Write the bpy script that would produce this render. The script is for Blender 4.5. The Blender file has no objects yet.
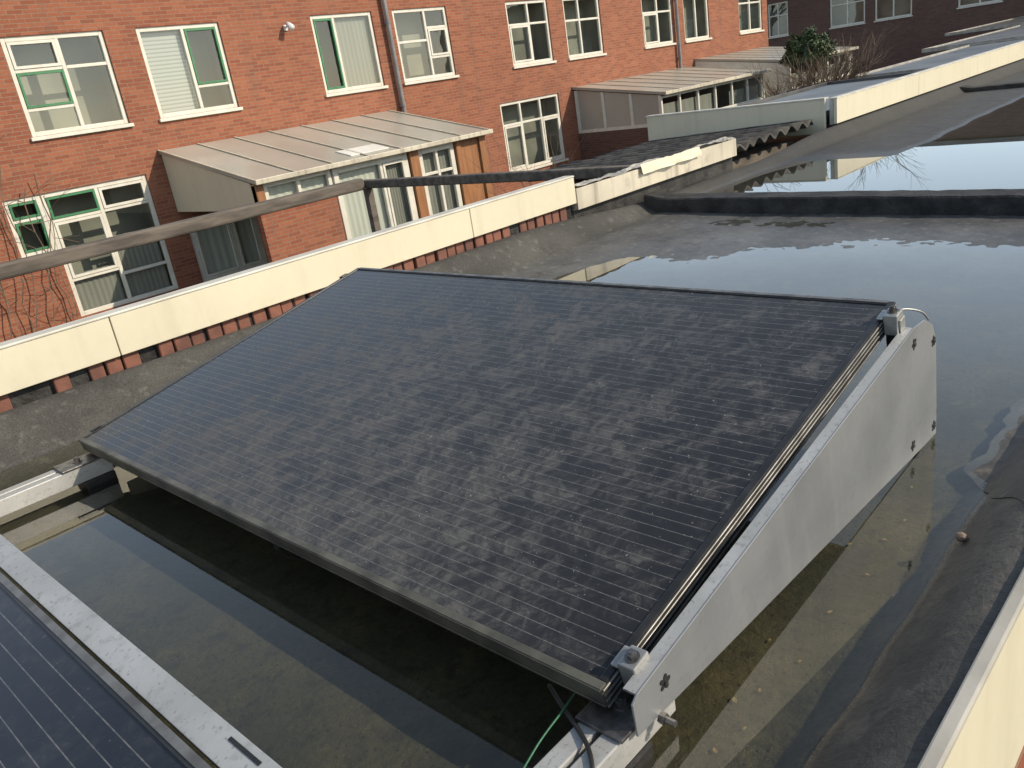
import bpy, bmesh, math, random
from mathutils import Vector, Matrix, Euler, noise
R=math.radians
random.seed(7)
scene=bpy.context.scene
col=scene.collection

# ------------------------------------------------------------------ camera calibration
F=824.0; H=0.82
Xc=Vector((844,-442,F)).normalized()
Yc=Vector((-890,-163,F)); Yc=(Yc-Xc*Yc.dot(Xc)).normalized()
Zc=Xc.cross(Yc)
CAM=Vector((0,0,H))
def ray(u,v):
    c=Vector((u-512,v-384,F)); return Vector((c.dot(Xc),c.dot(Yc),c.dot(Zc)))
def atX(u,v,X): d=ray(u,v); return CAM+d*(X/d.x)
def atY(u,v,Y): d=ray(u,v); return CAM+d*(Y/d.y)
def atZ(u,v,Z): d=ray(u,v); return CAM+d*((Z-H)/d.z)
cd=bpy.data.cameras.new('camera'); cam=bpy.data.objects.new('camera',cd); col.objects.link(cam)
cd.sensor_width=36; cd.lens=F/1024*36; cd.clip_start=0.02; cd.clip_end=2000
right=Vector((Xc.x,Yc.x,Zc.x)); down=Vector((Xc.y,Yc.y,Zc.y)); fwd=Vector((Xc.z,Yc.z,Zc.z))
m=Matrix((right,-down,-fwd)).transposed().to_4x4(); m.translation=CAM
cam.matrix_world=m
scene.camera=cam

# ------------------------------------------------------------------ materials
class NT:
    def __init__(s,name):
        s.m=bpy.data.materials.new(name); s.m.use_nodes=True; s.t=s.m.node_tree; s.t.nodes.clear()
        s.o=s.t.nodes.new('ShaderNodeOutputMaterial')
        s.tc=s.t.nodes.new('ShaderNodeTexCoord')
    def set(s,sock,v):
        if isinstance(v,bpy.types.NodeSocket): s.t.links.new(v,sock)
        else:
            try: sock.default_value=v
            except Exception: sock.default_value=(*v,1.0)
    def n(s,typ,ins=None,**props):
        nd=s.t.nodes.new(typ)
        for k,v in props.items(): setattr(nd,k,v)
        for k,v in (ins or {}).items(): s.set(nd.inputs[k],v)
        return nd
    def math(s,op,a,b=0.0,c=None,clamp=False):
        i={0:a,1:b}
        if c is not None: i[2]=c
        return s.n('ShaderNodeMath',i,operation=op,use_clamp=clamp).outputs[0]
    def mix(s,f,a,b,blend='MIX'):
        return s.n('ShaderNodeMix',{0:f,6:a if isinstance(a,bpy.types.NodeSocket) else (*a,1),7:b if isinstance(b,bpy.types.NodeSocket) else (*b,1)},data_type='RGBA',blend_type=blend).outputs[2]
    def noise(s,vec,scale,detail=4,rough=.55,dist=0.):
        return s.n('ShaderNodeTexNoise',{'Vector':vec,'Scale':scale,'Detail':detail,'Roughness':rough,'Distortion':dist}).outputs[0]
    def scale(s,vec,sc):
        return s.n('ShaderNodeMapping',{'Vector':vec,'Scale':sc}).outputs[0]
    def step(s,v,a,b):
        return s.n('ShaderNodeMapRange',{0:v,1:a,2:b,3:0.,4:1.},interpolation_type='SMOOTHSTEP').outputs[0]
    def bsdf(s,**k):
        names={'color':'Base Color','rough':'Roughness','metal':'Metallic','normal':'Normal','spec':'Specular IOR Level','ior':'IOR','coat':'Coat Weight','coatr':'Coat Roughness'}
        ins={}
        for a,v in k.items():
            if a=='color' and not isinstance(v,bpy.types.NodeSocket): v=(*v,1)
            ins[names[a]]=v
        return s.n('ShaderNodeBsdfPrincipled',ins).outputs[0]
    def bump(s,h,strength=.3,dist=.01):
        return s.n('ShaderNodeBump',{'Height':h,'Strength':strength,'Distance':dist}).outputs[0]
    def fresnel(s,ior):   # the same reflectance from either side of a thin sheet
        back=s.n('ShaderNodeNewGeometry').outputs['Backfacing']
        i=s.math('ADD',ior,s.math('MULTIPLY',back,1/ior-ior))
        return s.n('ShaderNodeFresnel',{'IOR':i}).outputs[0]
    def done(s,sh):
        s.t.links.new(sh,s.o.inputs[0]); return s.m

def surf(name,c1,c2,scale=4,rough=.6,metal=0,bump=.2,bscale=None,bdist=.004,detail=6,lo=.35,hi=.65,spec=.5,stretch=None,rvar=0.1):
    t=NT(name); v=t.tc.outputs['Object']
    if stretch: v=t.scale(v,stretch)
    a=t.noise(v,scale,detail); f=t.step(a,lo,hi)
    c=t.mix(f,c1,c2)
    b=t.noise(v,bscale or scale*8,3)
    c=t.mix(.25,c,t.mix(b,(.55,.55,.55),(1.4,1.4,1.4)),'MULTIPLY')
    r=t.math('ADD',rough-rvar/2,t.math('MULTIPLY',a,rvar))
    return t.done(t.bsdf(color=c,rough=r,metal=metal,spec=spec,normal=t.bump(b,bump,bdist)))

M={}
def brick_mat(name,c1,c2,mort,sx=.22,sz=.0605):
    t=NT(name); v=t.tc.outputs['Object']
    sp=t.n('ShaderNodeSeparateXYZ',{0:v})
    u,w=t.math('ADD',sp.outputs[0],sp.outputs[1]),sp.outputs[2]
    cv=t.n('ShaderNodeCombineXYZ',{0:u,1:w}).outputs[0]
    b=t.n('ShaderNodeTexBrick',{'Vector':cv,'Color1':(*c1,1),'Color2':(*c2,1),'Mortar':(*mort,1),'Scale':1.,'Mortar Size':.006,'Mortar Smooth':.3,'Bias':0.,'Brick Width':sx,'Row Height':sz})
    big=t.noise(v,.45,5); fine=t.noise(v,16,4)
    c=t.mix(.55,b.outputs[0],t.mix(big,(.66,.66,.68),(1.30,1.28,1.26)),'MULTIPLY')
    c=t.mix(.5,c,t.mix(fine,(.6,.6,.6),(1.4,1.4,1.4)),'MULTIPLY')
    st=t.noise(t.scale(v,(3.,3.,.25)),1.2,4)
    c=t.mix(t.math('MULTIPLY',t.step(st,.50,.75),.42),c,(.15,.095,.07))
    h=t.math('SUBTRACT',1.,b.outputs[1])
    return t.done(t.bsdf(color=c,rough=.85,spec=.2,normal=t.bump(h,.4,.005)))
M['brick']=brick_mat('brick_orange',(.325,.120,.066),(.235,.080,.047),(.255,.18,.125))
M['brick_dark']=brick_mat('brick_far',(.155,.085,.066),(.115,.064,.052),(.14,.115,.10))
M['brick_piece']=surf('brick_piece',(.22,.09,.058),(.13,.058,.042),12,.85,bump=.4)
def cream(name,c1,c2,dirt,amt):
    t=NT(name); v=t.tc.outputs['Object']
    a=t.noise(v,1.6,5); s=t.noise(t.scale(v,(14,14,1.2)),1.,5,.6); f=t.noise(v,40,3); k=t.noise(v,7,6,.65)
    c=t.mix(t.step(a,.3,.7),c1,c2); c=t.mix(t.math('MULTIPLY',t.step(s,.46,.8),amt),c,dirt)
    c=t.mix(t.math('MULTIPLY',t.step(k,.56,.76),amt*.6),c,dirt)
    c=t.mix(.15,c,t.mix(f,(.7,.7,.7),(1.25,1.25,1.25)),'MULTIPLY')
    return t.done(t.bsdf(color=c,rough=.45,spec=.4,normal=t.bump(f,.05,.003)))
M['cream']=cream('cream_panel',(.635,.585,.435),(.60,.55,.405),(.42,.37,.265),.28)
M['cream_dirty']=cream('cream_panel_dirty',(.60,.55,.43),(.44,.40,.31),(.24,.205,.165),.9)
M['cap']=surf('cap_grey',(.42,.40,.35),(.28,.265,.23),6,.6,bump=.2)
M['cap_cream']=surf('cap_cream',(.62,.595,.51),(.48,.455,.385),6,.5,bump=.15)
M['white']=surf('white_paint',(.70,.67,.58),(.62,.59,.50),5,.4,bump=.05)
M['green']=surf('green_paint',(.055,.22,.095),(.045,.18,.075),5,.4,bump=.05)
M['interior']=surf('room_plaster',(.34,.325,.275),(.19,.185,.162),.8,.9,bump=.02)
t=NT('blind_slats'); v=t.tc.outputs['Object']; sp=t.n('ShaderNodeSeparateXYZ',{0:v})
fr=t.math('FRACT',t.math('MULTIPLY',sp.outputs[2],16.)); c=t.mix(t.step(fr,.1,.5),(.28,.28,.27),(.50,.49,.47))
M['blind']=t.done(t.bsdf(color=c,rough=.6))
t=NT('net_curtain'); v=t.tc.outputs['Object']
w=t.noise(t.scale(v,(9,9,.5)),1.0,2); c=t.mix(w,(.24,.23,.208),(.33,.315,.285)); M['curtain']=t.done(t.bsdf(color=c,rough=.9))
t=NT('white_net_curtain'); v=t.tc.outputs['Object']
w=t.noise(t.scale(v,(9,9,.5)),1.0,2); c=t.mix(w,(.55,.53,.49),(.75,.73,.68)); M['bright_curtain']=t.done(t.bsdf(color=c,rough=.9))
t=NT('window_glass')
fres=t.fresnel(1.5)
nb=t.bump(t.noise(t.tc.outputs['Object'],1.4,2),.06,.05)
tr=t.n('ShaderNodeBsdfTransparent',{0:(.85,.89,.85,1)}).outputs[0]; gl=t.n('ShaderNodeBsdfGlossy',{'Roughness':.02,'Color':(.88,.9,.86,1),'Normal':nb}).outputs[0]
M['glass']=t.done(t.n('ShaderNodeMixShader',{0:t.math('ADD',t.math('MULTIPLY',fres,1.25),.05,clamp=True),1:tr,2:gl}).outputs[0])
t=NT('standing_water')
v=t.tc.outputs['Object']
nb=t.bump(t.noise(v,4,1),.004,.01)
fres=t.fresnel(1.34)
tr=t.n('ShaderNodeBsdfTransparent',{0:(.88,.88,.80,1)}).outputs[0]; gl=t.n('ShaderNodeBsdfGlossy',{'Roughness':.0,'Color':(1,1,1,1),'Normal':nb}).outputs[0]
M['water']=t.done(t.n('ShaderNodeMixShader',{0:t.math('ADD',t.math('MULTIPLY',fres,1.4),.01,clamp=True),1:tr,2:gl}).outputs[0])
# roof felt
t=NT('roof_felt'); g=t.n('ShaderNodeNewGeometry').outputs['Position']; sp=t.n('ShaderNodeSeparateXYZ',{0:g})
X_,Y_,Z_=sp.outputs
a=t.noise(g,2.6,6); b=t.noise(g,11,6,.65); f=t.noise(g,90,3); ff=t.noise(g,240,2); b2=t.noise(g,28,5,.6)
wet=t.mix(t.step(a,.35,.65),(.030,.030,.019),(.054,.049,.029))
wet=t.mix(t.math('MULTIPLY',t.step(b,.50,.72),.65),wet,(.088,.074,.038))
wet=t.mix(t.math('MULTIPLY',t.step(b2,.50,.66),.6),wet,(.018,.0175,.012))
wet=t.mix(.75,wet,t.mix(f,(.4,.4,.4),(1.6,1.6,1.6)),'MULTIPLY')
vor=t.n('ShaderNodeTexVoronoi',{'Vector':t.n('ShaderNodeVectorMath',{0:g,1:t.n('ShaderNodeTexNoise',{'Vector':g,'Scale':20.}).outputs[1]},operation='ADD').outputs[0],'Scale':46.})
spk=t.math('MULTIPLY',t.math('LESS_THAN',vor.outputs['Distance'],.20),t.step(b,.44,.58))
wet=t.mix(t.math('MULTIPLY',spk,.65),wet,(.23,.18,.075))
vor2=t.n('ShaderNodeTexVoronoi',{'Vector':t.n('ShaderNodeVectorMath',{0:g,1:(3.3,1.7,.2)},operation='ADD').outputs[0],'Scale':62.})
wet=t.mix(t.math('MULTIPLY',t.math('LESS_THAN',vor2.outputs['Distance'],.18),.6),wet,(.012,.011,.009))
dry=t.mix(t.step(t.noise(g,3.5,6,.6),.3,.7),(.062,.061,.058),(.118,.116,.110))
dry=t.mix(.9,dry,t.mix(ff,(.1,.1,.1),(1.9,1.9,1.9)),'MULTIPLY')
dry=t.mix(t.math('MULTIPLY',t.step(b2,.56,.70),.45),dry,(.22,.215,.205))
dry=t.mix(t.math('MULTIPLY',t.step(b,.54,.70),.6),dry,(.040,.039,.037))
zz=t.math('ADD',Z_,t.math('MULTIPLY',t.math('SUBTRACT',b,.5),.006))
c=t.mix(t.step(zz,-.012,.003),wet,dry)
moss=t.mix(t.step(a,.3,.7),(.045,.044,.040),(.080,.077,.068))
moss=t.mix(t.math('MULTIPLY',t.step(b2,.54,.70),.5),moss,(.15,.145,.125))
moss=t.mix(t.math('MULTIPLY',t.step(b,.54,.70),.5),moss,(.032,.031,.028))
moss=t.mix(.95,moss,t.mix(ff,(.1,.1,.1),(1.9,1.9,1.9)),'MULTIPLY')
c=t.mix(t.step(Y_,2.53,2.59),c,moss)
farm2=t.math('MULTIPLY',t.step(X_,3.9,4.6),.75); c=t.mix(farm2,c,(.035,.034,.032))
mem=t.mix(t.step(a,.35,.7),(.048,.045,.040),(.090,.082,.070))
mem=t.mix(t.math('MULTIPLY',t.step(b,.52,.68),.6),mem,(.15,.13,.10))
mem=t.mix(t.math('MULTIPLY',t.step(b2,.53,.66),.6),mem,(.028,.027,.024))
mem=t.mix(.85,mem,t.mix(f,(.3,.3,.3),(1.7,1.7,1.7)),'MULTIPLY')
mm=t.math('SUBTRACT',1.,t.step(t.math('ADD',Y_,t.math('MULTIPLY',t.math('SUBTRACT',b,.5),.05)),.36,.41))
c=t.mix(mm,c,mem)
shore=t.math('MULTIPLY',t.step(zz,-.012,.000),t.math('SUBTRACT',1.,t.step(zz,.004,.012)))
r=t.math('SUBTRACT',.85,t.math('ADD',t.math('MULTIPLY',mm,.25),t.math('MULTIPLY',shore,.40)),clamp=True)
M['felt']=t.done(t.bsdf(color=c,rough=r,spec=.45,normal=t.bump(t.math('ADD',t.math('ADD',t.math('MULTIPLY',f,.6),t.math('MULTIPLY',ff,.3)),t.math('MULTIPLY',b,.7)),.55,.006)))
t=NT('loose_membrane'); g=t.tc.outputs['Object']; a=t.noise(g,5,6); b=t.noise(g,24,5); f=t.noise(g,110,3)
c=t.mix(t.step(a,.35,.65),(.042,.039,.035),(.088,.08,.068)); c=t.mix(t.math('MULTIPLY',t.step(b,.52,.7),.5),c,(.15,.13,.10)); c=t.mix(.75,c,t.mix(f,(.35,.35,.35),(1.65,1.65,1.65)),'MULTIPLY')
M['membrane']=t.done(t.bsdf(color=c,rough=.55,spec=.4,normal=t.bump(t.math('ADD',b,t.math('MULTIPLY',f,.4)),.4,.005)))
M['black_felt']=surf('black_felt',(.016,.015,.015),(.045,.043,.04),9,.7,bump=.8,bscale=60,bdist=.008,spec=.3)
M['far_felt']=surf('neighbour_felt',(.06,.058,.055),(.13,.125,.115),1.5,.35,bump=.3,bscale=20)
M['corrugated']=surf('corrugated_sheet',(.022,.020,.018),(.085,.078,.067),9,.85,bump=.6,bscale=40,bdist=.01)
M['wood_dark']=surf('weathered_timber',(.075,.062,.05),(.15,.125,.10),3,.8,bump=.5,bscale=18,stretch=(1,6,6))
M['wood']=surf('brown_timber',(.34,.15,.058),(.24,.105,.042),3,.55,bump=.2,stretch=(6,6,.6))
t=NT('canopy_sheet'); v=t.tc.outputs['Object']; a=t.noise(t.scale(v,(.8,.6,.6)),1.0,3); b=t.noise(v,9,5)
c=t.mix(t.step(a,.3,.7),(.42,.395,.335),(.35,.33,.28)); c=t.mix(t.math('MULTIPLY',t.step(b,.55,.8),.25),c,(.26,.24,.20))
M['canopy']=t.done(t.bsdf(color=c,rough=.28,spec=.5))
M['glare_sheet']=surf('glare_sheet',(.82,.80,.74),(.74,.72,.66),3,.25,bump=.05)  # near-white colour standing in for glare on the lean-to roof
t=NT('galvanised_steel'); v=t.tc.outputs['Object']
a=t.noise(v,5,6,.55); b=t.noise(v,60,4,.6); st=t.noise(t.scale(v,(22,22,2.2)),1.,4)
c=t.mix(t.step(a,.3,.7),(.245,.255,.262),(.325,.335,.34)); c=t.mix(t.math('MULTIPLY',t.step(st,.52,.78),.35),c,(.41,.415,.41))
c=t.mix(t.math('MULTIPLY',t.step(b,.54,.76),.30),c,(.17,.17,.165))
M['alu']=t.done(t.bsdf(color=c,rough=t.math('ADD',.36,t.math('MULTIPLY',b,.14)),metal=.5,normal=t.bump(b,.06,.0015)))
t=NT('speckled_rail'); v=t.tc.outputs['Object']; a=t.noise(v,9,6); b=t.noise(v,170,3,.6); k=t.noise(v,40,5,.65)
c=t.mix(t.step(a,.3,.7),(.52,.52,.50),(.42,.42,.40)); c=t.mix(t.math('MULTIPLY',t.step(k,.52,.70),.45),c,(.27,.265,.245)); c=t.mix(t.math('MULTIPLY',t.step(b,.58,.68),.6),c,(.20,.195,.18))
M['alu_light']=t.done(t.bsdf(color=c,rough=.45,metal=.35,normal=t.bump(b,.12,.0015)))
M['alu_clamp']=surf('cast_clamp',(.46,.46,.44),(.34,.34,.33),30,.4,metal=.6,bump=.15,bscale=200,bdist=.001)
M['steel']=surf('bolt_steel',(.28,.27,.26),(.16,.15,.14),60,.38,metal=.9,bump=.1,bdist=.001)
M['black']=surf('black_rubber',(.012,.012,.012),(.022,.021,.02),30,.5,bump=.2)
M['frame']=surf('black_anodised',(.026,.026,.027),(.055,.053,.05),14,.33,metal=.35,bump=.1,bscale=90,bdist=.001,lo=.4,hi=.75)
M['frame_rib']=surf('worn_frame_rib',(.22,.217,.205),(.12,.117,.11),20,.42,metal=.4,bump=.1,bscale=90,bdist=.001)
M['frame_front']=surf('pale_frame_edge',(.17,.16,.125),(.08,.076,.062),10,.45,metal=.35,bump=.15,bscale=70,bdist=.001)  # front bar in a paler tone than the black frame
M['cable_green']=surf('green_cable',(.02,.10,.05),(.03,.14,.07),20,.45)
M['pipe']=surf('grey_pipe',(.23,.22,.21),(.18,.17,.16),6,.5,bump=.05)
M['twig']=surf('twig_bark',(.15,.10,.068),(.21,.15,.105),9,.85)
M['bark']=surf('bark',(.09,.08,.072),(.13,.12,.105),6,.9)
M['leaf']=surf('evergreen_leaf',(.03,.055,.018),(.065,.095,.028),3,.6)
M['dead_leaf']=surf('dead_leaf',(.26,.185,.07),(.16,.105,.04),30,.7)
M['stone']=surf('pebble',(.24,.18,.14),(.15,.11,.085),30,.85)
M['ground']=surf('garden_ground',(.07,.085,.035),(.14,.12,.09),.7,.95,bump=.3)
M['lamp']=surf('lamp_white',(.7,.7,.68),(.6,.6,.58),9,.4)
# solar laminate (local x up the slope, y along the length)
PW,PL,TILT=1.005,1.72,R(11.66)
def solar_mat(name,amount,c1,c2):
    t=NT(name); v=t.tc.outputs['Object']; sp=t.n('ShaderNodeSeparateXYZ',{0:v}); x,y=sp.outputs[0],sp.outputs[1]
    NB=48
    row=t.math('MULTIPLY',x,NB/PW)
    fx_=t.math('ABSOLUTE',t.math('SUBTRACT',t.math('FRACT',row),.5))
    dots=t.noise(t.scale(v,(8,120,1)),1.,2)
    line=t.math('MULTIPLY',t.math('LESS_THAN',fx_,.028),t.math('ADD',.58,t.math('MULTIPLY',t.step(dots,.42,.6),.42)))
    cx_=t.math('ABSOLUTE',t.math('SUBTRACT',t.math('FRACT',t.math('MULTIPLY',x,6/PW)),.5))
    gap=t.math('GREATER_THAN',cx_,.494)
    cell=t.mix(t.noise(v,3,2),c1,c2)
    cell=t.mix(gap,cell,(.006,.006,.007))
    wn=t.n('ShaderNodeTexNoise',{'Vector':v,'Scale':11.,'Detail':5.}).outputs[1]
    off=t.n('ShaderNodeVectorMath',{0:wn,1:(.09,.09,0)},operation='MULTIPLY').outputs[0]
    vv=t.n('ShaderNodeVectorMath',{0:v,1:off},operation='ADD').outputs[0]
    rv=t.n('ShaderNodeMapping',{'Vector':vv,'Rotation':(0,0,.62)}).outputs[0]
    d1=t.noise(rv,12.,7,.62,.3); d2=t.noise(rv,48.,6,.62,.2); d3=t.noise(v,2.3,4); d4=t.noise(v,300,2); d6=t.noise(rv,110.,4,.6)
    ym=t.math('SUBTRACT',1.,t.math('ABSOLUTE',t.math('SUBTRACT',t.math('MULTIPLY',y,2/PL),.90)),clamp=True)
    xm=t.math('SUBTRACT',1.,t.math('MULTIPLY',x,.65/PW))
    conc=t.math('MULTIPLY',t.step(ym,-.1,.75),xm)
    pat=t.math('ADD',t.math('ADD',d1,t.math('MULTIPLY',d2,.45)),t.math('ADD',t.math('MULTIPLY',d3,.35),t.math('MULTIPLY',conc,.20)))
    blot=t.step(pat,.84,1.28)
    # dirt gathers into small flecks, densest half way between two conductor lines
    rowm=t.math('ADD',.65,t.math('MULTIPLY',t.step(fx_,.08,.45),.35))
    fleck=t.math('MULTIPLY',t.step(t.math('ADD',t.math('MULTIPLY',d2,.6),t.math('MULTIPLY',d6,.6)),.52,.72),rowm)
    film=t.math('ADD',.02,t.math('ADD',t.math('MULTIPLY',conc,.06),t.math('MULTIPLY',d2,.05)))
    spk=t.math('MULTIPLY',t.step(d4,.46,.66),.16)
    dust=t.math('MULTIPLY',t.math('ADD',t.math('MULTIPLY',blot,t.math('ADD',.17,t.math('ADD',spk,t.math('MULTIPLY',fleck,.27)))),film,clamp=True),amount)
    c=t.mix(dust,cell,(.205,.194,.175))
    c=t.mix(t.math('MULTIPLY',line,.52),c,(.28,.275,.26))
    specks=t.math('MULTIPLY',t.math('GREATER_THAN',t.noise(v,150,2),.735),.6*amount)
    c=t.mix(specks,c,(.40,.385,.35))
    r=t.math('ADD',.14,t.math('MULTIPLY',dust,.85),clamp=True)
    return t.done(t.bsdf(color=c,rough=r,spec=.36))
M['cells']=solar_mat('solar_cells_dusty',1.0,(.0085,.0095,.0125),(.013,.0142,.018))
M['cells_clean']=solar_mat('solar_cells_cleaner',.30,(.009,.012,.020),(.014,.018,.028))

# ------------------------------------------------------------------ builders
WM={}
def tag(o,label=None,cat=None,group=None,kind=None):
    if label: o['label']=label
    if cat: o['category']=cat
    if group: o['group']=group
    if kind: o['kind']=kind
    return o
def thing(name,label,cat,loc=(0,0,0),rot=(0,0,0),group=None):
    o=bpy.data.objects.new(name,None); col.objects.link(o); o.empty_display_size=.1
    o.location=loc; o.rotation_euler=rot
    WM[o.name]=Matrix.Translation(Vector(loc))@Euler(rot).to_matrix().to_4x4()
    return tag(o,label,cat,group)
class MB:
    def __init__(s): s.v=[]; s.f=[]
    def quad(s,*p):
        i=len(s.v); s.v+= [Vector(q) for q in p]; s.f.append(tuple(range(i,i+len(p))))
    def box(s,x0,x1,y0,y1,z0,z1):
        if x0>x1:x0,x1=x1,x0
        if y0>y1:y0,y1=y1,y0
        if z0>z1:z0,z1=z1,z0
        i=len(s.v)
        s.v+=[Vector(p) for p in ((x0,y0,z0),(x1,y0,z0),(x1,y1,z0),(x0,y1,z0),(x0,y0,z1),(x1,y0,z1),(x1,y1,z1),(x0,y1,z1))]
        for f in ((0,3,2,1),(4,5,6,7),(0,1,5,4),(1,2,6,5),(2,3,7,6),(3,0,4,7)): s.f.append(tuple(i+k for k in f))
        return s
    def prism(s,poly,y0,y1):
        n=len(poly); i=len(s.v)
        s.v+=[Vector((p[0],y0,p[1])) for p in poly]+[Vector((p[0],y1,p[1])) for p in poly]
        s.f.append(tuple(i+k for k in range(n))); s.f.append(tuple(i+n+k for k in reversed(range(n))))
        for k in range(n): s.f.append((i+k,i+n+k,i+n+(k+1)%n,i+(k+1)%n))
        return s
    def grid(s,pts,ni,nj):
        b=len(s.v); s.v+=[Vector(p) for p in pts]
        for i in range(ni-1):
            for j in range(nj-1): s.f.append((b+i*nj+j,b+(i+1)*nj+j,b+(i+1)*nj+j+1,b+i*nj+j+1))
        return s
    def tube(s,pts,rad,n=8,cap=True):
        pts=[Vector(p) for p in pts]; k=len(pts)
        if not isinstance(rad,(list,tuple)): rad=[rad]*k
        base=len(s.v); up=None
        for j,p in enumerate(pts):
            d=(pts[min(j+1,k-1)]-pts[max(j-1,0)]).normalized()
            if up is None:
                up=d.cross(Vector((0,0,1)))
                if up.length<.1: up=d.cross(Vector((1,0,0)))
            up=(up-d*up.dot(d)).normalized(); w=d.cross(up)
            for a in range(n):
                an=2*math.pi*a/n
                s.v.append(p+(up*math.cos(an)+w*math.sin(an))*rad[j])
        for j in range(k-1):
            for a in range(n):
                b=(a+1)%n
                s.f.append((base+j*n+a,base+j*n+b,base+(j+1)*n+b,base+(j+1)*n+a))
        if cap:
            s.f.append(tuple(base+a for a in reversed(range(n)))); s.f.append(tuple(base+(k-1)*n+a for a in range(n)))
        return s
    def cyl(s,c,axis,r,h,n=12):
        c=Vector(c); a=Vector(axis).normalized(); return s.tube([c,c+a*h],r,n)
    def build(s,name,mat,parent=None,origin=None,world=False,bevel=0,smooth=False,seg=2):
        me=bpy.data.meshes.new(name)
        vs=s.v
        if parent is not None and world:
            inv=WM[parent.name].inverted(); vs=[inv@p for p in vs]
        if parent is None and origin is not None:
            o0=Vector(origin); vs=[p-o0 for p in vs]
        me.from_pydata([tuple(p) for p in vs],[],s.f); me.update()
        bm=bmesh.new(); bm.from_mesh(me); bmesh.ops.recalc_face_normals(bm,faces=bm.faces); bm.to_mesh(me); bm.free()
        o=bpy.data.objects.new(name,me); col.objects.link(o)
        me.materials.append(M[mat] if isinstance(mat,str) else mat)
        if parent is not None:
            o.parent=parent; WM[o.name]=WM[parent.name]
        else:
            o.location=origin or (0,0,0); WM[o.name]=Matrix.Translation(Vector(origin or (0,0,0)))
        if bevel:
            b=o.modifiers.new('bevel','BEVEL'); b.width=bevel; b.segments=seg; b.limit_method='ANGLE'
        if smooth:
            for p in me.polygons: p.use_smooth=True
        return o

# ------------------------------------------------------------------ ground, roof, water
def sm(a,b,x):
    q=max(0,min(1,(x-a)/(b-a))); return q*q*(3-2*q)
def nz(x,y,z=0): return noise.noise(Vector((x,y,z)))
def fbm(x,y,z): return nz(x,y,z)+.5*nz(x*2.1,y*2.1,z+7)+.25*nz(x*4.3,y*4.3,z+3)+.14*nz(x*9,y*9,z+1)
def roof_h(x,y):
    deep=-.024+.008*nz(x*1.1,y*1.3,3)+.0025*nz(x*7,y*7,1)
    if x<3.95:
        xb=3.20-.16*(y-1.1)
        q=sm(xb-1.0,xb+.45,x)
        h=deep*(1-q)+q*.0070+ (.0058*fbm(x*2.6,y*1.8,5)+.0020*nz(x*22,y*22,2)+.0016*nz(x*45,y*45,4))*(.25+q)
        h-=.010*q*math.exp(-((x-3.62)/.12)**2)*(.5+.5*nz(y*2,3))
        e=sm(2.10,2.45,y+.05*nz(x*3,2,6)+.02*nz(x*11,y*9))*sm(1.9,2.4,x); h=h*(1-e)+(.010+.003*nz(x*9,y*9,4))*e
    else:
        h=-.022+.006*fbm(x*.7,y*1.2,9)*.8+.0015*nz(x*9,y*9,2)
        dry=sm(4.9,5.9,x)*sm(1.80,2.0,y+.06*nz(x*2,3)) ; h=h*(1-dry)+.009*dry
    w=sm(2.8,4.2,x)
    y0=2.54+.08*w
    q=sm(y0,2.745,y+(.02*nz(x*2.1,4)+.006*nz(x*13,y*9,1))*(1-.75*w)); h=h*(1-q)+(.122-.02*w-.055*w*(1-sm(5.2,6.4,x)))*q
    q=1-sm(.225,.405,y+.022*nz(x*1.7,7)+.010*nz(x*6,y*5,3)); h=h*(1-q)+(.086+.004*nz(x*3,9)+.003*nz(x*11,y*14,2))*q
    return h
xs=[];x=-1.3
while x<16.0:
    xs.append(x); x+= .018 if x<4.2 else (.05 if x<8 else .15)
ys=[.214+i*(2.75-.214)/130 for i in range(131)]
mb=MB(); mb.grid([(xx,yy,roof_h(xx,yy)) for xx in xs for yy in ys],len(xs),len(ys))
ro=mb.build('flat_roof','felt',smooth=True); tag(ro,'weathered felt covering of the flat roof','roof',kind='structure')
def sheet(x0,x1,z,lab):
    me=bpy.data.meshes.new('water'); me.from_pydata([(x0,.23,z),(x1,.23,z),(x1,2.74,z),(x0,2.74,z)],[],[(0,1,2,3)]); me.update()
    o=bpy.data.objects.new('water',me); col.objects.link(o); me.materials.append(M['water']); tag(o,lab,'water',kind='structure')
sheet(-1.3,3.9,0,'rainwater standing around the solar panel')
sheet(3.92,15.9,-.001,'rainwater standing beyond the black roof ridge')
mb=MB(); mb.quad((-400,-400,-3),(400,-400,-3),(400,400,-3),(-400,400,-3)); g=mb.build('ground','ground'); tag(g,'garden ground between the houses','ground',kind='structure')
# loose membrane along the right edge, its inner border torn
def loose(x0,x1,seed,lab):
    ni,nj=90,22; pts=[]
    for i in range(ni):
        x=x0+(x1-x0)*i/(ni-1)
        end=sm(0,1,min(1,min(i,ni-1-i)/30))
        yi=.242+(.158+.030*nz(x*4,seed)+.016*nz(x*13,seed+3)+.008*nz(x*37,seed+5))*end
        for j in range(nj):
            q=j/(nj-1); y=.238+(yi-.238)*q
            w=abs(nz(x*6+y*7,y*5,seed))*.008+abs(nz(x*17-y*12,y*11,seed+1))*.003
            pts.append((x,y,max(roof_h(x,y),-.004)+.0012+.0015*end+w*end*math.sin(math.pi*min(1,q*.97))))
    mb=MB(); mb.grid(pts,ni,nj); o=mb.build('roofing_membrane','membrane',origin=pts[0],smooth=True); tag(o,lab,'roofing sheet')
loose(1.25,2.20,2.3,'wrinkled loose roofing sheet with torn border at the right edge of the photo')

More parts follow.
